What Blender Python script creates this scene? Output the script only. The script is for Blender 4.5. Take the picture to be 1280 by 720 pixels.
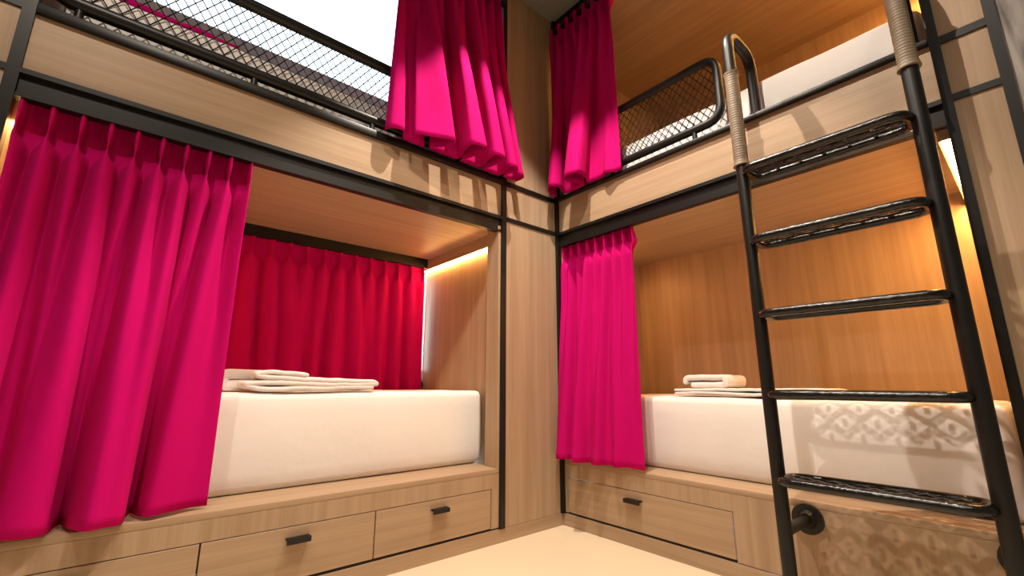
import bpy, bmesh, math, random
from mathutils import Vector, Matrix, noise
sc = bpy.context.scene
for o in list(bpy.data.objects): bpy.data.objects.remove(o)
R = math.radians
PI = math.pi

# ------------------------------------------------------------------ camera
cam = bpy.data.cameras.new('camera'); cam_o = bpy.data.objects.new('camera', cam)
sc.collection.objects.link(cam_o); sc.camera = cam_o
cam.sensor_width = 36.0; cam.lens = 555.42 / 1280 * 36.0; cam.clip_start = 0.02
yaw, tilt, roll = R(40.288), R(12.296), R(0.093)
fw = Vector((math.sin(yaw)*math.cos(tilt), math.cos(yaw)*math.cos(tilt), math.sin(tilt)))
rt = Vector((math.cos(yaw), -math.sin(yaw), 0)); up = rt.cross(fw)
rr = rt*math.cos(roll) + up*math.sin(roll); uu = up*math.cos(roll) - rt*math.sin(roll)
M = Matrix((rr, uu, -fw)).transposed().to_4x4(); M.translation = (-2.068, -1.970, 0.800)
cam_o.matrix_world = M

# ------------------------------------------------------------------ world, lights, exposure
w = bpy.data.worlds.new('world'); sc.world = w; w.use_nodes = True
bg = w.node_tree.nodes['Background']
bg.inputs['Color'].default_value = (0.86, 0.94, 1.0, 1); bg.inputs['Strength'].default_value = 4.0
vs = sc.view_settings
vs.view_transform = 'Standard'; vs.look = 'None'; vs.gamma = 1.0; vs.exposure = -0.14; vs.use_curve_mapping = False
WARM = (1.0, 0.86, 0.71)
# (x, y, half cone deg, power, aim x, aim y, blend, lamp radius)
CEIL = 3.45
DOWNLIGHTS = [(-0.80, -0.78, 40, 290, -0.80, -0.78, 0.30, 0.012),
              (-1.50, -1.40, 48, 175, -0.75, -1.45, 0.35, 0.008),
              (-2.60, -1.55, 60, 120, -2.30, -0.90, 0.5, 0.02),  # wide fill added to soften the shadows, no known fixture here
              (-1.60, -2.45, 70, 35, -1.60, -2.45, 0.6, 0.06)]  # weak soft fill added behind the camera, no known fixture here
LED_STRENGTH = 125.0
LED_COL = (1.0, 0.50, 0.15)

# ------------------------------------------------------------------ materials
def mat(name):
    m = bpy.data.materials.new(name); m.use_nodes = True
    return m, m.node_tree.nodes, m.node_tree.links, m.node_tree.nodes['Principled BSDF']
def plain(name, col, rough=0.5, metal=0.0, spec=0.5, bump=None):
    m, n, l, b = mat(name)
    b.inputs['Base Color'].default_value = (*col, 1); b.inputs['Roughness'].default_value = rough
    b.inputs['Metallic'].default_value = metal; b.inputs['Specular IOR Level'].default_value = spec
    if bump:
        sca, st = bump
        tc = n.new('ShaderNodeTexCoord'); nz = n.new('ShaderNodeTexNoise'); nz.inputs['Scale'].default_value = sca
        nz.inputs['Detail'].default_value = 4
        bp = n.new('ShaderNodeBump'); bp.inputs['Strength'].default_value = st; bp.inputs['Distance'].default_value = 0.01
        l.new(tc.outputs['Object'], nz.inputs['Vector']); l.new(nz.outputs['Fac'], bp.inputs['Height']); l.new(bp.outputs['Normal'], b.inputs['Normal'])
    return m
def oak(axis, name, dark=(0.345, 0.235, 0.145), light=(0.475, 0.345, 0.230)):
    m, n, l, b = mat(name)
    tc = n.new('ShaderNodeTexCoord')
    def noise_at(across, along, det, sc_=1.0):
        mp = n.new('ShaderNodeMapping'); s = [across]*3; s['xyz'.index(axis)] = along
        mp.inputs['Scale'].default_value = s; l.new(tc.outputs['Object'], mp.inputs['Vector'])
        nz = n.new('ShaderNodeTexNoise'); nz.inputs['Scale'].default_value = sc_; nz.inputs['Detail'].default_value = det
        nz.inputs['Roughness'].default_value = 0.6; nz.inputs['Distortion'].default_value = 0.25
        l.new(mp.outputs['Vector'], nz.inputs['Vector']); return nz
    a = noise_at(26, 0.9, 3); f = noise_at(170, 3.5, 3); c = noise_at(7, 0.4, 2)
    mx = n.new('ShaderNodeMath'); mx.operation = 'MULTIPLY_ADD'; mx.inputs[1].default_value = 0.45
    l.new(f.outputs['Fac'], mx.inputs[0]); l.new(a.outputs['Fac'], mx.inputs[2])
    m2 = n.new('ShaderNodeMath'); m2.operation = 'MULTIPLY_ADD'; m2.inputs[1].default_value = 0.5
    l.new(c.outputs['Fac'], m2.inputs[0]); l.new(mx.outputs[0], m2.inputs[2])
    rp = n.new('ShaderNodeValToRGB'); e = rp.color_ramp.elements
    e[0].position = 0.70; e[0].color = (*dark, 1); e[1].position = 1.20; e[1].color = (*light, 1)
    dv = n.new('ShaderNodeMath'); dv.operation = 'DIVIDE'; dv.inputs[1].default_value = 1.0
    mr = n.new('ShaderNodeMapRange'); mr.inputs['From Min'].default_value = 0.68; mr.inputs['From Max'].default_value = 1.26
    l.new(m2.outputs[0], mr.inputs['Value'])
    e[0].position = 0.0; e[1].position = 1.0
    l.new(mr.outputs['Result'], rp.inputs['Fac']); l.new(rp.outputs['Color'], b.inputs['Base Color'])
    n.remove(dv)
    b.inputs['Roughness'].default_value = 0.42; b.inputs['Specular IOR Level'].default_value = 0.35
    bp = n.new('ShaderNodeBump'); bp.inputs['Strength'].default_value = 0.12; bp.inputs['Distance'].default_value = 0.003
    l.new(f.outputs['Fac'], bp.inputs['Height']); l.new(bp.outputs['Normal'], b.inputs['Normal'])
    return m
OX, OY, OZ = oak('x', 'oak_grain_x'), oak('y', 'oak_grain_y'), oak('z', 'oak_grain_z')
BLACK = plain('black_powder_coated_steel', (0.005, 0.0055, 0.005), 0.42, 0.0, 0.42)
GLOSS = plain('glossy_black_enamel', (0.005, 0.005, 0.0045), 0.22, 0.0, 0.5, (90, 0.25))
LINEN = plain('white_bed_linen', (0.86, 0.83, 0.81), 0.85, 0, 0.2, (14, 0.18))
TOWEL = plain('white_terry_towel', (0.84, 0.80, 0.78), 0.95, 0, 0.1, (260, 0.5))
FLOOR = plain('cream_floor_tile', (0.84, 0.72, 0.52), 0.34, 0, 0.5, (2.5, 0.04))
CEILM = plain('grey_ceiling_paint', (0.25, 0.26, 0.225), 0.9)
PLAST = plain('pale_plaster', (0.30, 0.275, 0.24), 0.9, 0, 0.2, (40, 0.1))
FRAME = plain('grey_window_frame', (0.72, 0.76, 0.80), 0.5)
GAPSHADE = plain('painted_gap_shade', (0.03, 0.022, 0.016), 0.8)  # near-black tone puts the shade of the drawer gaps into the colour
def fabric(name, col):
    m, n, l, b = mat(name)
    tc = n.new('ShaderNodeTexCoord'); nz = n.new('ShaderNodeTexNoise'); nz.inputs['Scale'].default_value = 420; nz.inputs['Detail'].default_value = 2
    l.new(tc.outputs['Object'], nz.inputs['Vector'])
    bp = n.new('ShaderNodeBump'); bp.inputs['Strength'].default_value = 0.10; bp.inputs['Distance'].default_value = 0.002
    l.new(nz.outputs['Fac'], bp.inputs['Height']); l.new(bp.outputs['Normal'], b.inputs['Normal'])
    b.inputs['Base Color'].default_value = (*col, 1); b.inputs['Roughness'].default_value = 0.9; b.inputs['Specular IOR Level'].default_value = 0.08
    b.inputs['Sheen Weight'].default_value = 0.02; b.inputs['Sheen Tint'].default_value = (1.0, 0.25, 0.5, 1)
    tr = n.new('ShaderNodeBsdfTranslucent'); tr.inputs['Color'].default_value = (*col, 1)
    mx = n.new('ShaderNodeMixShader'); mx.inputs[0].default_value = 0.12
    l.new(b.outputs[0], mx.inputs[1]); l.new(tr.outputs[0], mx.inputs[2]); l.new(mx.outputs[0], n['Material Output'].inputs['Surface'])
    return m
FUCH = fabric('fuchsia_curtain_cloth', (0.58, 0.003, 0.160))
def grip_mat():
    m, n, l, b = mat('taupe_wrapped_cord')
    b.inputs['Base Color'].default_value = (0.20, 0.152, 0.10, 1); b.inputs['Roughness'].default_value = 0.55
    tc = n.new('ShaderNodeTexCoord'); wv = n.new('ShaderNodeTexWave'); wv.bands_direction = 'Z'; wv.inputs['Scale'].default_value = 28
    wv.inputs['Distortion'].default_value = 1.2; wv.inputs['Detail'].default_value = 2
    bp = n.new('ShaderNodeBump'); bp.inputs['Strength'].default_value = 0.22; bp.inputs['Distance'].default_value = 0.004
    l.new(tc.outputs['Object'], wv.inputs['Vector']); l.new(wv.outputs['Fac'], bp.inputs['Height']); l.new(bp.outputs['Normal'], b.inputs['Normal'])
    return m
GRIP = grip_mat()
def led_mat(name, col, st):
    m, n, l, b = mat(name)
    b.inputs['Base Color'].default_value = (0.8, 0.8, 0.8, 1); b.inputs['Emission Color'].default_value = (*col, 1); b.inputs['Emission Strength'].default_value = st
    return m
LED = led_mat('warm_led_diffuser', LED_COL, LED_STRENGTH)
LAMP = led_mat('lit_lamp_lens', WARM, 8.0)
def glass_mat():
    m, n, l, b = mat('clear_window_glass')
    b.inputs['Base Color'].default_value = (0.95, 0.98, 1, 1); b.inputs['Roughness'].default_value = 0.0
    tr = n.new('ShaderNodeBsdfTransparent'); tr.inputs['Color'].default_value = (0.94, 0.97, 0.98, 1)
    mx = n.new('ShaderNodeMixShader'); mx.inputs[0].default_value = 0.94
    l.new(b.outputs[0], mx.inputs[1]); l.new(tr.outputs[0], mx.inputs[2]); l.new(mx.outputs[0], n['Material Output'].inputs['Surface'])
    return m
GLASS = glass_mat()
def grey_streak():
    m, n, l, b = mat('grey_streaked_stone')
    tc = n.new('ShaderNodeTexCoord'); mp = n.new('ShaderNodeMapping'); mp.inputs['Scale'].default_value = (9, 9, 1.6)
    nz = n.new('ShaderNodeTexNoise'); nz.inputs['Scale'].default_value = 2.2; nz.inputs['Detail'].default_value = 6; nz.inputs['Distortion'].default_value = 0.8
    rp = n.new('ShaderNodeValToRGB'); e = rp.color_ramp.elements
    e[0].position = 0.35; e[0].color = (0.10, 0.095, 0.09, 1); e[1].position = 0.68; e[1].color = (0.42, 0.39, 0.36, 1)
    l.new(tc.outputs['Object'], mp.inputs['Vector']); l.new(mp.outputs['Vector'], nz.inputs['Vector'])
    l.new(nz.outputs['Fac'], rp.inputs['Fac']); l.new(rp.outputs['Color'], b.inputs['Base Color']); b.inputs['Roughness'].default_value = 0.7
    return m
STONE = grey_streak()

# ------------------------------------------------------------------ helpers
def wloc(o):
    v = Vector((0, 0, 0))
    while o: v += o.location; o = o.parent
    return v
def link(name, me, m, parent, origin):
    o = bpy.data.objects.new(name, me); sc.collection.objects.link(o)
    if m: me.materials.append(m)
    o.parent = parent; o.location = Vector(origin) - (wloc(parent) if parent else Vector())
    return o
def mesh_obj(name, verts, faces, m, parent=None, smooth=False, origin=None):
    vs_ = [Vector(v) for v in verts]
    if origin is None:
        lo = [min(v[i] for v in vs_) for i in range(3)]; hi = [max(v[i] for v in vs_) for i in range(3)]
        origin = ((lo[0]+hi[0])/2, (lo[1]+hi[1])/2, lo[2])
    og = Vector(origin)
    me = bpy.data.meshes.new(name); me.from_pydata([v-og for v in vs_], [], faces)
    bm = bmesh.new(); bm.from_mesh(me); bmesh.ops.recalc_face_normals(bm, faces=bm.faces); bm.to_mesh(me); bm.free()
    if smooth:
        me.polygons.foreach_set('use_smooth', [True]*len(me.polygons))
    me.update()
    return link(name, me, m, parent, og)
def boxes(name, lst, m, parent=None, bev=0.0, seg=2):
    """one part built from one or more touching boxes ((x0,x1),(y0,y1),(z0,z1))"""
    bm = bmesh.new()
    lo = [min(min(b[i]) for b in lst) for i in range(3)]; hi = [max(max(b[i]) for b in lst) for i in range(3)]
    og = Vector(((lo[0]+hi[0])/2, (lo[1]+hi[1])/2, lo[2]))
    for b in lst:
        c = Vector([(b[i][0]+b[i][1])/2 for i in range(3)]) - og; s = [abs(b[i][1]-b[i][0]) for i in range(3)]
        bmesh.ops.create_cube(bm, size=1, matrix=Matrix.Translation(c) @ Matrix.Diagonal((*s, 1)))
    if bev: bmesh.ops.bevel(bm, geom=bm.edges[:], offset=bev, segments=seg, affect='EDGES', profile=0.5)
    me = bpy.data.meshes.new(name); bm.to_mesh(me); bm.free()
    if bev:
        me.polygons.foreach_set('use_smooth', [True]*len(me.polygons))
        me.set_sharp_from_angle(angle=R(35))
    return link(name, me, m, parent, og)
def box(name, x, y, z, m, parent=None, bev=0.0, seg=2): return boxes(name, [(x, y, z)], m, parent, bev, seg)
def rounded(pts, rad, closed=False, n=7):
    """round the corners of a polyline"""
    P = [Vector(p) for p in pts]; out = []; N = len(P)
    for i in range(N):
        if not closed and i in (0, N-1): out.append(P[i]); continue
        a, b, c = P[i-1], P[i], P[(i+1) % N]
        d1 = (a-b); d2 = (c-b); r = min(rad, d1.length*.49, d2.length*.49)
        s = b + d1.normalized()*r; e = b + d2.normalized()*r
        for k in range(n+1):
            t = k/n; out.append((1-t)**2*s + 2*t*(1-t)*b + t*t*e)
    return out
def tube_data(path, rad, seg=12, closed=False, V=None, F=None):
    V = [] if V is None else V; F = [] if F is None else F
    P = [Vector(p) for p in path]; N = len(P); base = len(V)
    def tan(i):
        if closed: return (P[(i+1) % N]-P[i-1]).normalized()
        return (P[min(i+1, N-1)]-P[max(i-1, 0)]).normalized()
    t0 = tan(0); ref = Vector((0, 0, 1)) if abs(t0.z) < .9 else Vector((1, 0, 0))
    nv = (ref - t0*ref.dot(t0)).normalized()
    for i in range(N):
        t = tan(i); nv = (nv - t*nv.dot(t)).normalized(); b = t.cross(nv)
        r = rad[i] if isinstance(rad, (list, tuple)) else rad
        for k in range(seg):
            a = 2*PI*k/seg; V.append(P[i] + (nv*math.cos(a) + b*math.sin(a))*r)
    for i in range(N if closed else N-1):
        j = (i+1) % N
        for k in range(seg):
            k2 = (k+1) % seg
            F.append((base+i*seg+k, base+i*seg+k2, base+j*seg+k2, base+j*seg+k))
    if not closed:
        F.append(tuple(base+k for k in reversed(range(seg)))); F.append(tuple(base+(N-1)*seg+k for k in range(seg)))
    return V, F
def tube(name, path, rad, m, parent=None, seg=14, closed=False):
    V, F = tube_data(path, rad, seg, closed); o = mesh_obj(name, V, F, m, parent, True)
    o.data.set_sharp_from_angle(angle=R(50)); return o
def empty(name, loc, label=None, cat=None, group=None):
    o = bpy.data.objects.new(name, None); sc.collection.objects.link(o); o.location = loc; o.empty_display_size = 0.1
    if label: tag(o, label, cat, group)
    return o
def tag(o, label, cat, group=None):
    o['label'] = label; o['category'] = cat
    if group: o['group'] = group
    return o
def struct(o, label, cat='wall'):
    o['kind'] = 'structure'; o['label'] = label; o['category'] = cat; return o

# ================================================================== the setting
XL, YB = -3.45, -3.30          # far sides of the aisle, behind the camera
fl = box('floor', (XL, 0.02), (YB, 0.02), (-0.10, 0.0), FLOOR); struct(fl, 'polished cream floor of the aisle between the bunks', 'floor')
ce = box('ceiling', (XL, 0.02), (YB, 0.02), (CEIL, CEIL+0.1), CEILM); struct(ce, 'dark grey painted ceiling above the aisle', 'ceiling')
wb = box('wall_rear', (XL, 0.0), (YB-0.1, YB), (0, CEIL), PLAST); struct(wb, 'pale plaster wall at the rear of the aisle')
wsd = box('wall_side', (XL-0.1, XL), (YB, 1.0), (0, CEIL), PLAST); struct(wsd, 'pale plaster wall at the side of the aisle')

ST = 0.012   # how far steel strips stand proud of the wood
# corner column, left plane between the bunk post and the inner corner
wc = empty('wall_corner', (-0.22, 0.02, 0)); struct(wc, 'oak panelled wall strip with black trim in the inner corner', 'wall')
box('wall_panel', (-0.452, -0.022), (0.0, 0.03), (0.067, 1.772), OZ, wc)
box('wall_panel', (-0.452, -0.022), (0.0, 0.03), (1.796, 2.000), OZ, wc)
box('wall_panel', (-0.452, -0.022), (0.0, 0.03), (2.030, CEIL), OZ, wc)
box('trim_strip', (-0.452, -0.022), (-ST*.6, 0.02), (1.772, 1.796), BLACK, wc)
box('trim_strip', (-0.452, -0.022), (-ST*.6, 0.02), (2.000, 2.030), BLACK, wc)
box('corner_post', (-0.022, 0.012), (-0.022, 0.012), (0.067, CEIL), BLACK, wc)
box('wall_core', (-0.405, -0.01), (0.03, 1.0), (0, CEIL), OZ, wc)
# left plane beyond the left bunk's post
wl = empty('wall_left', (-3.0, 0.02, 0)); struct(wl, 'oak panelled wall with black trim left of the big fuchsia curtain', 'wall')
for z0, z1 in ((0.067, 1.770), (1.792, 2.000), (2.030, CEIL)):
    box('wall_panel', (XL, -2.497), (0.0, 0.03), (z0, z1), OZ, wl)
for z0, z1 in ((1.770, 1.792), (2.000, 2.030)):
    box('trim_strip', (XL, -2.497), (-ST*.6, 0.02), (z0, z1), BLACK, wl)
# right plane beyond the right bunk
wr = empty('wall_right', (0.02, -2.2, 0)); struct(wr, 'narrow oak panelled wall with black trim beside the ladder', 'wall')
for z0, z1 in ((0.067, 1.772), (1.796, 2.000), (2.030, CEIL)):
    box('wall_panel', (0.0, 0.03), (-2.032, -1.916), (z0, z1), OZ, wr)
for z0, z1 in ((1.772, 1.796), (2.000, 2.030)):
    box('trim_strip', (-ST*.6, 0.02), (-2.032, -1.916), (z0, z1), BLACK, wr)
box('trim_post', (-ST, 0.02), (-2.060, -2.032), (0, CEIL), BLACK, wr)
ws = box('wall_far_right', (0.0, 0.05), (YB, -2.060), (0, CEIL), STONE); struct(ws, 'grey streaked stone wall at the right edge of the view')
# plinths
struct(box('baseboard_left', (XL, 0.03), (-0.004, 0.03), (0, 0.066), OX), 'low oak plinth under the left drawers', 'baseboard')
struct(box('baseboard_right', (-0.004, 0.03), (-2.032, -0.0045), (0, 0.066), OY), 'low oak plinth under the right drawer', 'baseboard')

# windows in the outer wall behind the left bunk
def window(name, x0, x1, z0, z1, y, label, nm):
    wn = empty(name, ((x0+x1)/2, y+0.03, z0)); struct(wn, label, 'window')
    boxes('window_frame', [((x0, x1), (y, y+0.06), (z0-0.075, z0)), ((x0, x1), (y, y+0.06), (z1, z1+0.06)),
                     ((x0-0.06, x0), (y, y+0.06), (z0-0.075, z1+0.06)), ((x1, x1+0.04), (y, y+0.06), (z0-0.075, z1+0.06))], FRAME, wn)
    for k in range(nm):
        a = x0 + (x1-x0)*k/nm; b = x0 + (x1-x0)*(k+1)/nm
        box('window_pane', (a, b), (y+0.028, y+0.034), (z0, z1), GLASS, wn)
    return wn
TOP = 4.05
window('window_1', -2.44, -0.46, 2.920, 3.95, 0.955, 'bright daylight window above the upper left bunk', 1)
window('window_2', -2.44, -0.425, 0.90, 1.640, 0.985, 'window hidden behind the red back curtain of the lower left bunk', 1)
wo = boxes('wall_outer', [((XL, 0), (1.015, 1.06), (0, 0.825)), ((XL, 0), (1.015, 1.06), (1.70, 2.845)), ((XL, 0), (1.015, 1.06), (4.01, TOP+.1)),
        ((XL, -2.50), (1.015, 1.06), (0.825, 1.70)), ((-0.385, 0), (1.015, 1.06), (0.825, 1.70)),
        ((XL, -2.50), (1.015, 1.06), (2.845, 4.01)), ((-0.42, 0), (1.015, 1.06), (2.845, 4.01))], PLAST)
struct(wo, 'pale outer wall holding the windows behind the left bunk')

# ================================================================== the left bunk
LB = empty('bunk_bed', (-1.47, 0.48, 0), 'built-in oak bunk on the left with three drawers and the large window', 'bunk bed')
# lower cabinet
PL = 0.364
box('platform', (-2.466, -0.486), (0.0, 0.985), (0.340, PL), OX, LB, 0.002)
box('front_rail', (-2.466, -0.486), (0.0005, 0.022), (0.268, 0.3395), OZ, LB)
box('stile', (-0.536, -0.486), (0.0005, 0.022), (0.074, 0.2675), OZ, LB)
box('inner_box', (-2.466, -0.486), (0.30, 0.32), (0.074, 0.34), GAPSHADE, LB)
box('bottom_board', (-2.466, -0.486), (0.006, 0.30), (0.066, 0.0735), GAPSHADE, LB)
def drawer_x(x0, x1):
    g = 0.0025
    d = box('drawer', (x0+g, x1-g), (0.0, 0.02), (0.078, 0.2645), OX, LB, 0.0012, 1)
    c = (x0+x1)/2; z = 0.2195
    boxes('handle', [((c-.043, c+.043), (-0.034, -0.024), (z-.009, z+.009)), ((c-.043, c+.043), (-0.026, 0.0), (z+.003, z+.009))], BLACK, d)
    return d
for a, b in ((-2.466, -1.798), (-1.798, -1.168), (-1.168, -0.538)): drawer_x(a, b)
# posts
box('post', (-0.486, -0.452), (-ST, 0.03), (0.0665, CEIL), BLACK, LB)
box('post', (-2.497, -2.466), (-ST, 0.03), (0.0665, CEIL), BLACK, LB)
# jamb and end panel
box('jamb', (-0.505, -0.4865), (0.0, 0.105), (PL, 1.73), OZ, LB)
box('end_panel', (-0.42, -0.405), (0.105, 0.985), (PL, 1.73), OZ, LB)
box('jamb_back', (-0.4865, -0.42), (0.09, 0.105), (PL, 1.73), OZ, LB)
box('end_panel', (-2.50, -2.466), (0.03, 1.0), (PL, 1.73), OZ, LB)
bh = box('light_bulkhead', (-0.445, -0.42), (0.105, 0.985), (1.652, 1.73), OY, LB)
box('led_strip', (-0.4375, -0.4215), (0.106, 0.975), (1.645, 1.652), LED, bh)
bh = box('light_bulkhead', (-2.466, -2.441), (0.105, 0.985), (1.652, 1.73), OY, LB)
box('led_strip', (-2.4645, -2.4485), (0.106, 0.975), (1.645, 1.652), LED, bh)
# bunk ceiling, beam, fascia, rim
box('bunk_ceiling', (-2.466, -0.405), (0.03, 1.0), (1.73, 1.765), OX, LB)
boxes('beam', [((-2.466, -0.486), (-ST, 0.03), (1.772, 1.790)), ((-2.466, -0.486), (0.004, 0.03), (1.705, 1.772)), ((-2.466, -0.486), (-0.004, 0.034), (1.694, 1.706))], BLACK, LB)
box('fascia_panel', (-2.466, -0.486), (0.0, 0.03), (1.790, 1.996), OX, LB)
box('rim', (-2.466, -0.486), (-0.018, 0.05), (1.996, 2.034), BLACK, LB, 0.004)
box('bed_base', (-2.466, -0.405), (0.03, 1.0), (1.99, 2.02), OX, LB)
box('back_panel', (-2.466, -0.405), (0.985, 1.0), (1.7, 2.80), OX, LB)
box('curtain_track', (-2.466, -0.45), (0.930, 0.955), (1.662, 1.73), BLACK, LB)
box('end_panel', (-0.42, -0.405), (0.03, 1.0), (2.02, TOP), OZ, LB)
box('end_panel', (-2.50, -2.466), (0.03, 1.0), (2.02, TOP), OZ, LB)
box('header', (-2.466, -0.486), (0.0, 0.03), (3.30, TOP), BLACK, LB)
box('curtain_track', (-2.466, -0.486), (-0.045, -0.015), (3.27, 3.30), BLACK, LB)
box('roof_panel', (-2.50, -0.405), (0.0, 1.06), (TOP, TOP+.04), PLAST, LB)
# guard rail with expanded wire mesh
def wire_lattice(u0, u1, v0, v1, cw, ch, place, r, name, parent, jit=0):
    """diamond lattice clipped to a rectangle; place(u,v,off) gives a world point"""
    V, F = [], []
    def prism(a, b, off):
        du, dv = b[0]-a[0], b[1]-a[1]; L = math.hypot(du, dv)
        if L < 1e-4: return
        nu, nv = -dv/L*r, du/L*r; i = len(V)
        for (p, q) in ((a, 0), (b, 0)):
            for su, so in ((1, 0), (0, 1), (-1, 0), (0, -1)):
                V.append(place(p[0]+nu*su, p[1]+nv*su, off+so*r))
        for k in range(4): F.append((i+k, i+(k+1) % 4, i+4+(k+1) % 4, i+4+k))
    k = ch/cw
    for sgn, off in ((1, 0.0012), (-1, -0.0012)):
        span = (v1-v0)/k
        n0 = int(math.floor((u0-span-u0)/cw))-1; n1 = int(math.ceil((u1+span-u0)/cw))+1
        for i in range(n0, n1+1):
            c = u0 + i*cw
            # line: u = c + sgn*(v-v0)/k
            lo, hi = v0, v1
            def U(v): return c + sgn*(v-v0)/k
            vs2 = sorted([v0 + sgn*(u0-c)*k, v0 + sgn*(u1-c)*k])
            lo = max(v0, vs2[0]); hi = min(v1, vs2[1])
            if hi-lo > 0.004: prism((U(lo), lo), (U(hi), hi), off)
    return mesh_obj(name, V, F, BLACK, parent)
def guard(parent, u0, u1, z0, z1, posts, place, zr, TR):
    loop = rounded([place(u0, z0, 0), place(u1, z0, 0), place(u1, z1, 0), place(u0, z1, 0)], 0.085, True, 8)
    g = tube('guard_rail', loop, TR, BLACK, parent, 14, True)
    wire_lattice(u0+.006, u1-.006, z0+.006, z1-.006, 0.040, 0.058, place, 0.0024, 'wire_mesh', g)
    for p in posts:
        V, F = tube_data([place(p, zr, 0), place(p, z0, 0)], 0.013, 12)
        tube_data([place(p, zr, 0), place(p, zr+0.006, 0)], 0.020, 12, False, V, F)
        mesh_obj('rail_foot', V, F, BLACK, g, True).data.set_sharp_from_angle(angle=R(50))
    return g
guard(LB, -2.455, -0.66, 2.095, 2.415, (-2.373, -1.832, -1.309, -0.80), lambda u, v, o: Vector((u, 0.010+o, v)), 2.034, 0.026)

# ================================================================== the right bunk
RB = empty('bunk_bed', (0.47, -0.95, 0), 'built-in oak bunk on the right reached by the black ladder', 'bunk bed')
YE = -1.888
box('platform', (0.0, 0.93), (YE, -0.022), (0.340, PL), OY, RB, 0.002)
box('front_rail', (0.0005, 0.022), (-1.004, -0.022), (0.268, 0.3395), OZ, RB)
box('stile', (0.0005, 0.022), (-0.043, -0.022), (0.074, 0.2675), OZ, RB)
box('front_panel', (0.0005, 0.022), (YE, -1.0045), (0.070, 0.3395), OZ, RB)
box('inner_box', (0.30, 0.32), (-1.0, -0.022), (0.074, 0.34), GAPSHADE, RB)
box('bottom_board', (0.006, 0.30), (-1.0, -0.022), (0.066, 0.0735), GAPSHADE, RB)
dr = box('drawer', (0.0, 0.02), (-0.9995, -0.0455), (0.078, 0.2645), OY, RB, 0.0012, 1)
z = 0.2195; c = -0.503
boxes('handle', [((-0.034, -0.024), (c-.047, c+.047), (z-.009, z+.009)), ((-0.026, 0.0), (c-.047, c+.047), (z+.003, z+.009))], BLACK, dr)
box('post', (-ST, 0.03), (-1.916, YE), (0.0665, CEIL), BLACK, RB)
box('end_panel', (0.03, 0.93), (-1.93, -1.905), (PL, 1.73), OZ, RB)
box('end_panel', (0.03, 0.93), (0.0, 0.03), (PL, 1.73), OZ, RB)
box('back_panel', (0.93, 0.95), (-1.93, 0.03), (0.3, 1.73), OZ, RB)
bh = box('light_bulkhead', (0.0305, 0.93), (-1.905, -1.855), (1.652, 1.73), OX, RB)
box('led_strip', (0.032, 0.92), (-1.900, -1.864), (1.645, 1.652), LED, bh)
bh = box('light_bulkhead', (0.10, 0.56), (-0.030, 0.0), (1.652, 1.73), OX, RB)
box('led_strip', (0.105, 0.55), (-0.026, -0.002), (1.645, 1.652), LED, bh)
box('bunk_ceiling', (0.03, 0.95), (-1.93, 0.03), (1.73, 1.765), OY, RB)
boxes('beam', [((-ST, 0.03), (YE, -0.022), (1.772, 1.790)), ((0.004, 0.03), (YE, -0.022), (1.705, 1.772)), ((-0.004, 0.034), (YE, -0.022), (1.694, 1.706))], BLACK, RB)
box('fascia_panel', (0.0, 0.03), (YE, -0.022), (1.790, 2.012), OY, RB)
box('rim', (-0.024, 0.05), (YE, -0.022), (2.012, 2.034), BLACK, RB, 0.003)
XB = 1.44
box('bed_base', (0.03, XB), (-1.93, 0.03), (1.99, 2.02), OY, RB)
box('end_panel', (0.03, XB), (-1.93, -1.905), (2.02, 3.29), OZ, RB)
box('end_panel', (0.03, XB), (0.0305, 0.05), (2.02, 3.29), OZ, RB)
box('back_panel', (XB, XB+.02), (-1.93, 0.05), (2.0, 3.29), OZ, RB)
box('bunk_ceiling', (0.0, XB+.02), (-1.93, 0.05), (3.29, 3.32), OY, RB)
box('header', (-0.004, 0.03), (YE, -0.022), (3.32, CEIL), BLACK, RB)
bh = box('light_bulkhead', (0.0305, XB), (-1.905, -1.865), (3.21, 3.29), OX, RB)
box('led_strip', (0.05, XB-.02), (-1.900, -1.868), (3.203, 3.21), LED, bh)
box('curtain_track', (-0.050, -0.018), (-0.62, -0.022), (3.30, 3.33), BLACK, RB)
guard(RB, -1.135, -0.10, 2.100, 2.450, (-0.99, -0.47), lambda u, v, o: Vector((0.008+o, u, v)), 2.034, 0.0225)

# ================================================================== the ladder
LX = -0.24; LY0, LY1 = -1.292, -1.842; RR_ = 0.0235
LA = empty('bunk_ladder', (LX, (LY0+LY1)/2, 0), 'black steel ladder with five grated treads leading to the upper right bunk', 'ladder')
for y in (LY0, LY1):
    path = rounded([(LX, y, 0.0), (LX, y, 2.345), (0.006, y, 2.345), (0.006, y, 2.040)], 0.095, False, 9)
    rl = tube('side_rail', path, RR_, BLACK, LA, 18)
    # foot pad, standoffs with flange, landing plate
    tube('foot_pad', [(LX, y, 0.0), (LX, y, 0.012)], 0.042, BLACK, rl, 18)
    V, F = tube_data([(LX, y, 0.300), (-0.012, y, 0.300)], 0.019, 14)
    tube_data([(-0.014, y, 0.300), (-0.0005, y, 0.300)], 0.054, 20, False, V, F)
    tube_data([(-0.030, y, 0.300), (-0.014, y, 0.300)], [0.024, 0.034], 18, False, V, F)
    mesh_obj('wall_flange', V, F, BLACK, rl, True).data.set_sharp_from_angle(angle=R(40))
    tube('landing_plate', [(0.006, y, 2.034), (0.006, y, 2.042)], 0.032, BLACK, rl, 18)
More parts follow.
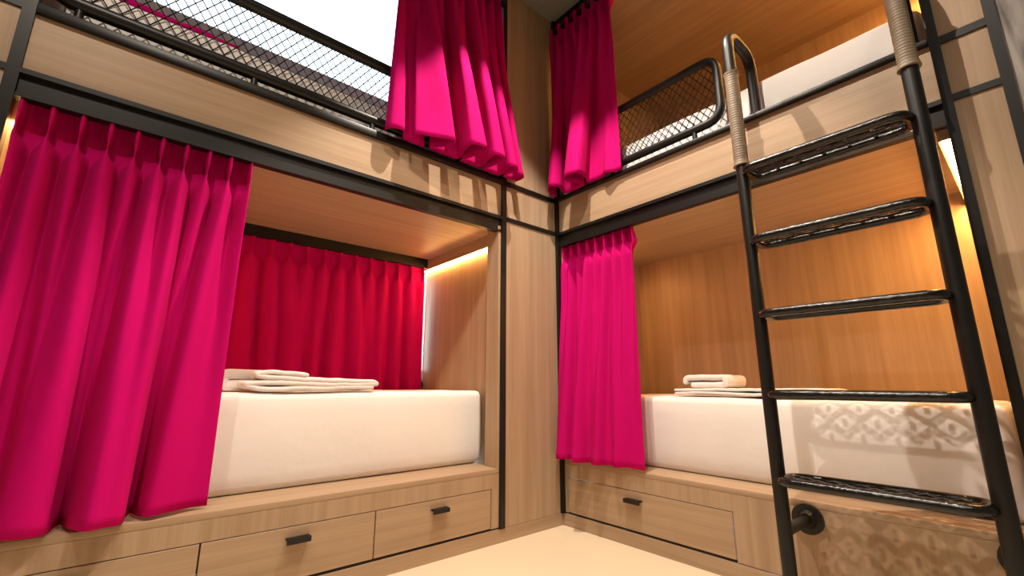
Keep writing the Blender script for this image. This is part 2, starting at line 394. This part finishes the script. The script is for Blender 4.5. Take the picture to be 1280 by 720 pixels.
for y, za, zb in ((LY0, 1.690, 2.130), (LY1, 1.822, 2.262)):
    n = 40; rad = []
    path = []
    for i in range(n+1):
        z = za + (zb-za)*i/n; path.append((LX, y, z))
        e = min(z-za, zb-z)
        r = 0.0275
        if e < 0.030: r = 0.0300 + 0.0022*math.cos(e/0.030*4*PI)
        rad.append(r + 0.0004*math.sin(i*1.9))
    g = tube('hand_grip', path, rad, GRIP, LA, 20); g['label'] = 'taupe wrapped grip'
def make_rung(z):
    a, b = LY0-0.022, LY1+0.022; hx = 0.066; tr = 0.0160
    loop = rounded([(LX-hx, a, z), (LX+hx, a, z), (LX+hx, b, z), (LX-hx, b, z)], 0.055, True, 8)
    rg = tube('rung', loop, tr, GLOSS, LA, 12, True)
    # raised grating: dimpled strip with open diamond holes
    V, F = [], []
    nY, nX = 12, 4
    y0, y1 = a-0.020, b+0.020; x0, x1 = LX-hx+0.008, LX+hx-0.008
    t = 0.0022
    def strip(p, q, wd):
        d = (q-p).normalized(); s = d.cross(Vector((0, 0, 1))).normalized()*wd; i = len(V)
        for c in (p, q):
            for sx, dz in ((1, t), (-1, t), (-1, -t), (1, -t)): V.append(c + s*sx + Vector((0, 0, dz)))
        for k in range(4): F.append((i+k, i+(k+1) % 4, i+4+(k+1) % 4, i+4+k))
        F.append((i+3, i+2, i+1, i)); F.append((i+4, i+5, i+6, i+7))
    dy = (y1-y0)/nY; dx = (x1-x0)/nX
    inset = lambda yy: 0.0 if (y1+0.03 < yy < y0-0.03) else 0.006
    for j in range(nX+1):
        for i in range(nY):
            # zigzag strands, meeting in pairs, with lifted crests
            up1 = 0.007 if (i+j) % 2 == 0 else 0.0; up2 = 0.007-up1
            s = 0.5*dx if 0 < j < nX else 0.0
            xa = x0+dx*j + (s*.55 if (i+j) % 2 == 0 else -s*.55); xb = x0+dx*j + (-s*.55 if (i+j) % 2 == 0 else s*.55)
            strip(Vector((xa, y0+dy*i, z+up1)), Vector((xb, y0+dy*(i+1), z+up2)), 0.0062)
    for i in range(nY+1):
        if i in (0, nY): continue
        for j in range(nX):
            if (i+j) % 2 == 0:
                continue
            strip(Vector((x0+dx*(j+.25), y0+dy*i, z+0.002)), Vector((x0+dx*(j+.75), y0+dy*i, z+0.002)), 0.006)
    mesh_obj('tread_grating', V, F, GLOSS, rg)
for z in (0.475, 0.768, 1.060, 1.350, 1.645): make_rung(z)

# ================================================================== mattresses
def mattress(name, x, y, z, label, seed=0, puff=0.008):
    bm = bmesh.new()
    og = Vector(((x[0]+x[1])/2, (y[0]+y[1])/2, z[0])); s = (x[1]-x[0], y[1]-y[0], z[1]-z[0])
    bmesh.ops.create_cube(bm, size=1, matrix=Matrix.Translation((0, 0, s[2]/2)) @ Matrix.Diagonal((*s, 1)))
    bmesh.ops.bevel(bm, geom=bm.edges[:], offset=0.032, segments=4, affect='EDGES', profile=0.5)
    for ax, sz in ((0, s[0]), (1, s[1]), (2, s[2])):
        k = max(3, int(sz/0.08))
        lo = -sz/2 if ax < 2 else 0
        for i in range(1, k):
            co = Vector((0, 0, 0)); co[ax] = lo + sz*i/k; nn = Vector((0, 0, 0)); nn[ax] = 1
            bmesh.ops.bisect_plane(bm, geom=bm.verts[:]+bm.edges[:]+bm.faces[:], plane_co=co, plane_no=nn)
    bm.normal_update()
    for v in bm.verts:
        p = v.co + og
        d = noise.noise(Vector((p.x*3.1, p.y*3.1, p.z*4.0+seed)))*0.006 + noise.noise(Vector((p.x*9, p.y*9, p.z*5+seed)))*0.0025
        bulge = puff*(1-((v.co.z-s[2]/2)/(s[2]/2))**2) if v.co.z > 0.02 else 0
        if v.co.z > 0.01: v.co += v.normal*(d + bulge*(1-abs(v.normal.z)))
    me = bpy.data.meshes.new(name); bm.to_mesh(me); bm.free(); me.polygons.foreach_set('use_smooth', [True]*len(me.polygons))
    o = link(name, me, LINEN, None, og); tag(o, label, 'mattress'); return o
mattress('mattress', (-2.42, -0.452), (0.208, 0.895), (PL, 0.765), 'white-sheeted thick mattress in the lower left bunk', 1)
mattress('mattress', (0.172, 0.915), (-1.865, -0.02), (PL, 0.738), 'white-sheeted thick mattress in the lower right bunk behind the ladder', 2)
mattress('mattress', (-2.42, -0.47), (0.085, 0.93), (2.02, 2.245), 'white mattress on the upper left bunk behind the wire guard', 3)
mattress('mattress', (0.075, 1.30), (-1.88, 0.0), (2.02, 2.252), 'white mattress on the upper right bunk beside the ladder hoops', 4, 0.012)

# ================================================================== pillow, blanket, towels
def folded(name, prof, width, thick, place, label, cat, m, seed=0, amp=0.004, nw=18, taper=0.0):
    """cloth ribbon: prof is a (s, z) centre line, swept over width; place(s,w,z) -> world"""
    pts = rounded([(p[0], 0, p[1]) for p in prof], 0.03, False, 6)
    dense = []
    for a, b in zip(pts[:-1], pts[1:]):
        k = max(1, int((b-a).length/0.02))
        for i in range(k): dense.append(a.lerp(b, i/k))
    dense.append(pts[-1])
    V, F = [], []; N = len(dense)
    for j in range(nw+1):
        q = -1 + 2*j/nw
        for p in dense:
            wv = q*width/2
            nn = noise.noise(Vector((p.x*9+seed, wv*9, p.z*30)))*amp + noise.noise(Vector((p.x*26, wv*22+seed, p.z*40)))*amp*.5
            V.append(place(p.x + noise.noise(Vector((wv*8, p.z*50, seed)))*amp*1.5, wv*(1-taper*(p.x)), p.z+nn))
    for j in range(nw):
        for i in range(N-1):
            a = j*N+i; F.append((a, a+1, a+N+1, a+N))
    o = mesh_obj(name, V, F, m, None, True)
    so = o.modifiers.new('solid', 'SOLIDIFY'); so.thickness = thick; so.offset = 0
    sb = o.modifiers.new('sub', 'SUBSURF'); sb.levels = 1; sb.render_levels = 1
    return tag(o, label, cat)
ZL = 0.772
# folded bath towel: two thick folds, fold edge to the left
folded('folded_towel', [(0.27, .016), (-0.01, .016), (-0.01, .064), (0.28, .056)], 0.26, 0.046,
       lambda s, w_, z_: Vector((-1.735+s, 0.52+w_, ZL+0.010+z_)), 'thick folded towel with two rounded folds on the lower left mattress', 'towel', TOWEL, 2)
# thinner cloth with fanned folds, in front
folded('folded_towel', [(0.57, .010), (0.03, .006), (0.0, .020), (0.09, .024), (0.50, .023), (0.585, .030), (0.57, .039), (0.24, .038), (0.07, .040), (0.04, .052), (0.13, .060), (0.26, .054)], 0.16, 0.021,
       lambda s, w_, z_: Vector((-1.690+s, 0.292+w_, ZL+0.002+z_*(1.35-0.75*max(0, s-.1)))), 'thin loosely folded towel lying in front on the lower left mattress', 'towel', TOWEL, 5, 0.006)
ZR = 0.744
folded('folded_sheet', [(0.0, .012), (0.60, .010), (0.60, .030), (0.0, .026)], 0.36, 0.014,
       lambda s, w_, z_: Vector((0.42+w_, -0.62-s*1.2, ZR+0.004+z_)), 'flat folded sheet spread under the rolled towel on the lower right mattress', 'bedding', TOWEL, 7, 0.006)
folded('folded_towel', [(0.03, .012), (0.22, .012), (0.22, .050), (0.0, .050), (0.0, .012)], 0.24, 0.030,
       lambda s, w_, z_: Vector((0.42+w_, -0.665-s, ZR+0.046+z_)), 'small rolled white towel on the lower right mattress', 'towel', TOWEL, 9, 0.004)
folded('folded_blanket', [(0.0, .015), (0.74, .010), (0.74, .038), (0.02, .045), (0.0, 0.07), (0.50, .066)], 0.14, 0.030,
       lambda s, w_, z_: Vector((-2.38+s, 0.28+w_, 2.262+z_)), 'fuchsia folded blanket on the upper left mattress', 'blanket', FUCH, 11, 0.012)

# ================================================================== curtains
def sstep(a, b, x):
    t = min(1, max(0, (x-a)/(b-a))); return t*t*(3-2*t)
def spline(pts, n):
    """Catmull-Rom through plan points, resampled evenly by arc length"""
    P = [Vector((p[0], p[1], 0)) for p in pts]; P = [P[0]*2-P[1]] + P + [P[-1]*2-P[-2]]
    D = []
    for k in range(1, len(P)-2):
        a, b, c, d = P[k-1], P[k], P[k+1], P[k+2]
        for q in range(24):
            t = q/24
            D.append(0.5*((2*b) + (c-a)*t + (2*a-5*b+4*c-d)*t*t + (3*b-a-3*c+d)*t**3))
    D.append(P[-2]); cum = [0.0]
    for a, b in zip(D[:-1], D[1:]): cum.append(cum[-1]+(b-a).length)
    out = []; k = 0
    for q in range(n+1):
        L = cum[-1]*q/n
        while k < len(cum)-2 and cum[k+1] < L: k += 1
        t = (L-cum[k])/max(1e-9, cum[k+1]-cum[k]); out.append(D[k].lerp(D[k+1], min(1, t)))
    return out
def curtain(A, B, ztop, zbot, out, nt, at, hem, label, seed, pinch=0.11, nv=60, sag=0.0, hemcurl=0.0, power=0.85, fine=26):
    A = Vector((A[0], A[1], 0)); B = Vector((B[0], B[1], 0)); out = Vector(out)
    nu = nt*fine; H = ztop-zbot; hp = pinch/H
    bot = spline(hem, nu)
    along = B-A; L = along.length; ta = along/L
    V, F = [], []
    for j in range(nv+1):
        v = (j/nv)**1.5; z = ztop-H*v
        pin = math.exp(-((v-hp)/(hp*0.40))**2); head = 1-sstep(hp*0.75, hp*1.15, v)
        s = max(0.0, (v-hp*1.1)/(1-hp*1.1))**power if v > hp*1.1 else 0.0
        for i in range(nu+1):
            u = i/nu; ft = 2*PI*nt*u; ct = 0.5+0.5*math.cos(ft)
            e = 1.0 + 5.0*pin + 1.0*head
            crest = ct**e
            body = crest*2.2-1.05
            fing = 0.55*math.cos(3*ft)*head*ct
            d = at*(body*(1+0.25*(1-head)) + fing)
            tsh = -(L/nt)*0.13*math.sin(ft)*(pin*1.3 - 0.5*(1-head)*(1-pin))
            # the fold just below the pinch swells like a tube
            sw = sstep(hp, hp*1.5, v)*(1-sstep(hp*1.6, hp*5, v)); d += at*0.7*sw*ct
            p = A + along*u + ta*tsh + out*d
            q = bot[i]
            p = p.lerp(q, s)
            nz = noise.noise(Vector((u*7+seed, v*2.3, 0)))*0.012*s*(1-s*.7) + noise.noise(Vector((u*18+seed, v*5, 3)))*0.003
            p += out*nz
            zz = z + sag*math.sin(u*nt*2.1+seed)*s + (max(0.0, 1-v/hp)*0.045*min(1.0, max(0.0, -d/at+0.1)))
            if v > 0.975:
                k = (v-0.975)/0.025
                p = p.lerp(A.lerp(B, u)*0.5 + q*0.5, hemcurl*k*k)
            V.append((p.x, p.y, zz))
    for j in range(nv):
        for i in range(nu):
            a = j*(nu+1)+i; F.append((a, a+1, a+nu+2, a+nu+1))
    o = mesh_obj('curtain', V, F, FUCH, None, True)
    so = o.modifiers.new('solid', 'SOLIDIFY'); so.thickness = 0.004; so.offset = 0
    return tag(o, label, 'curtain')
# front of the lower left bunk
curtain((-2.450, 0.044), (-1.797, 0.044), 1.6935, 0.375, (0, -1, 0), 9, 0.025,
        [(-2.455, 0.06), (-2.42, -0.02), (-2.38, -0.03), (-2.345, 0.07), (-2.31, 0.08), (-2.285, -0.02), (-2.20, -0.035), (-2.180, 0.06), (-2.165, 0.10), (-2.145, 0.02),
         (-2.105, -0.075), (-2.060, -0.065), (-2.020, -0.030), (-2.012, 0.08), (-1.995, 0.12), (-1.980, 0.05), (-1.955, 0.0), (-1.90, 0.02), (-1.84, 0.045), (-1.788, 0.055)],
        'large gathered fuchsia curtain half closing the lower left bunk', 3, sag=0.004, pinch=0.09)
# back of the lower left bunk
rb = random.Random(5); hm = []; x = -2.46; k = 0
while x < -0.55:
    hm.append((x, 0.972 if k % 2 == 0 else 0.908)); x += 0.045+0.05*rb.random(); k += 1
hm += [(-0.52, 0.935), (-0.447, 0.955)]
curtain((-2.44, 0.957), (-0.470, 0.957), 1.690, 0.70, (0, -1, 0), 19, 0.012, hm,
        'red curtain drawn across the back of the lower left bunk', 7, nv=40, pinch=0.10)
# front of the lower right bunk
curtain((0.044, -0.030), (0.044, -0.570), 1.6935, 0.380, (-1, 0, 0), 8, 0.018,
        [(-0.055, -0.010), (-0.095, -0.050), (-0.080, -0.095), (-0.03, -0.115), (-0.045, -0.150), (-0.125, -0.190), (-0.110, -0.225), (-0.05, -0.250), (-0.075, -0.290), (-0.095, -0.335),
         (-0.04, -0.365), (-0.035, -0.40), (-0.060, -0.44), (-0.02, -0.49), (-0.020, -0.53), (-0.012, -0.585)],
        'fuchsia curtain drawn aside at the inner corner of the lower right bunk', 12, pinch=0.085)
# upper left
curtain((-1.245, -0.055), (-0.580, -0.060), 3.30, 2.032, (0, -1, 0), 9, 0.022,
        [(-1.262, -0.04), (-1.25, -0.085), (-1.19, -0.10), (-1.17, -0.05), (-1.15, -0.035), (-1.08, -0.033), (-1.045, -0.045), (-1.10, -0.09), (-1.135, -0.12), (-1.04, -0.155),
         (-0.94, -0.185), (-0.96, -0.10), (-1.012, -0.045), (-0.97, -0.033), (-0.86, -0.033), (-0.83, -0.045), (-0.855, -0.15), (-0.862, -0.225), (-0.815, -0.24), (-0.765, -0.225),
         (-0.785, -0.12), (-0.805, -0.045), (-0.78, -0.035), (-0.70, -0.035), (-0.675, -0.05), (-0.695, -0.16), (-0.69, -0.21), (-0.65, -0.215), (-0.615, -0.195), (-0.635, -0.10),
         (-0.65, -0.045), (-0.62, -0.035), (-0.55, -0.035), (-0.53, -0.05), (-0.55, -0.13), (-0.54, -0.175), (-0.50, -0.17), (-0.485, -0.14), (-0.505, -0.05), (-0.47, -0.035),
         (-0.425, -0.04), (-0.43, -0.10), (-0.398, -0.11), (-0.39, -0.06), (-0.40, -0.03)],
        'flared fuchsia curtain hanging over the upper left bunk in front of the window', 21, hemcurl=0.0, sag=0.003, power=1.0, fine=48)
# upper right
curtain((-0.040, -0.035), (-0.040, -0.565), 3.335, 2.032, (-1, 0, 0), 7, 0.017,
        [(-0.030, -0.030), (-0.10, -0.040), (-0.165, -0.085), (-0.185, -0.14), (-0.13, -0.155), (-0.05, -0.12), (-0.032, -0.15), (-0.032, -0.24), (-0.045, -0.285), (-0.14, -0.25),
         (-0.20, -0.255), (-0.222, -0.31), (-0.205, -0.365), (-0.12, -0.355), (-0.05, -0.315), (-0.034, -0.36), (-0.034, -0.42), (-0.060, -0.47), (-0.036, -0.52), (-0.034, -0.56)],
        'fuchsia curtain hanging at the inner corner of the upper right bunk', 33, hemcurl=0.0, sag=0.003, power=1.0, fine=40)

# ================================================================== ceiling downlights, the last two added as fill
for i, (x, y, half, pw, ax, ay, bl, rad) in enumerate(DOWNLIGHTS):
    lb = ['beside the inner corner', 'in the middle of the aisle', 'added as fill, facing the large left curtain', 'added as unseen fill at the rear of the aisle'][i]
    t = empty('ceiling_downlight', (x, y, CEIL), 'round recessed ceiling downlight ' + lb, 'downlight', 'recessed ceiling downlights')
    V, F = [], []; n = 28
    for r_, z_ in ((0.052, CEIL), (0.052, CEIL-0.006), (0.040, CEIL-0.008), (0.036, CEIL-0.002)):
        for k in range(n): V.append((x+r_*math.cos(2*PI*k/n), y+r_*math.sin(2*PI*k/n), z_))
    for q in range(3):
        for k in range(n): F.append((q*n+k, q*n+(k+1) % n, (q+1)*n+(k+1) % n, (q+1)*n+k))
    mesh_obj('trim_ring', V, F, BLACK, t, True)
    V = [(x+0.036*math.cos(2*PI*k/n), y+0.036*math.sin(2*PI*k/n), CEIL-0.002) for k in range(n)] + [(x+0.036*math.cos(2*PI*k/n), y+0.036*math.sin(2*PI*k/n), CEIL-0.0005) for k in range(n)]
    F = [tuple(range(n)), tuple(range(2*n-1, n-1, -1))] + [(k, (k+1) % n, n+(k+1) % n, n+k) for k in range(n)]
    mesh_obj('lamp_lens', V, F, LAMP, t)
    ld = bpy.data.lights.new('downlight_lamp', 'SPOT'); ld.energy = pw; ld.color = WARM; ld.spot_size = R(2*half); ld.spot_blend = bl; ld.shadow_soft_size = rad
    lo = bpy.data.objects.new('downlight_lamp', ld); sc.collection.objects.link(lo); lo.parent = t; lo.location = (0, 0, -0.03)
    d = Vector((ax, ay, 0)) - Vector((x, y, CEIL))
    lo.rotation_euler = d.to_track_quat('-Z', 'Y').to_euler()
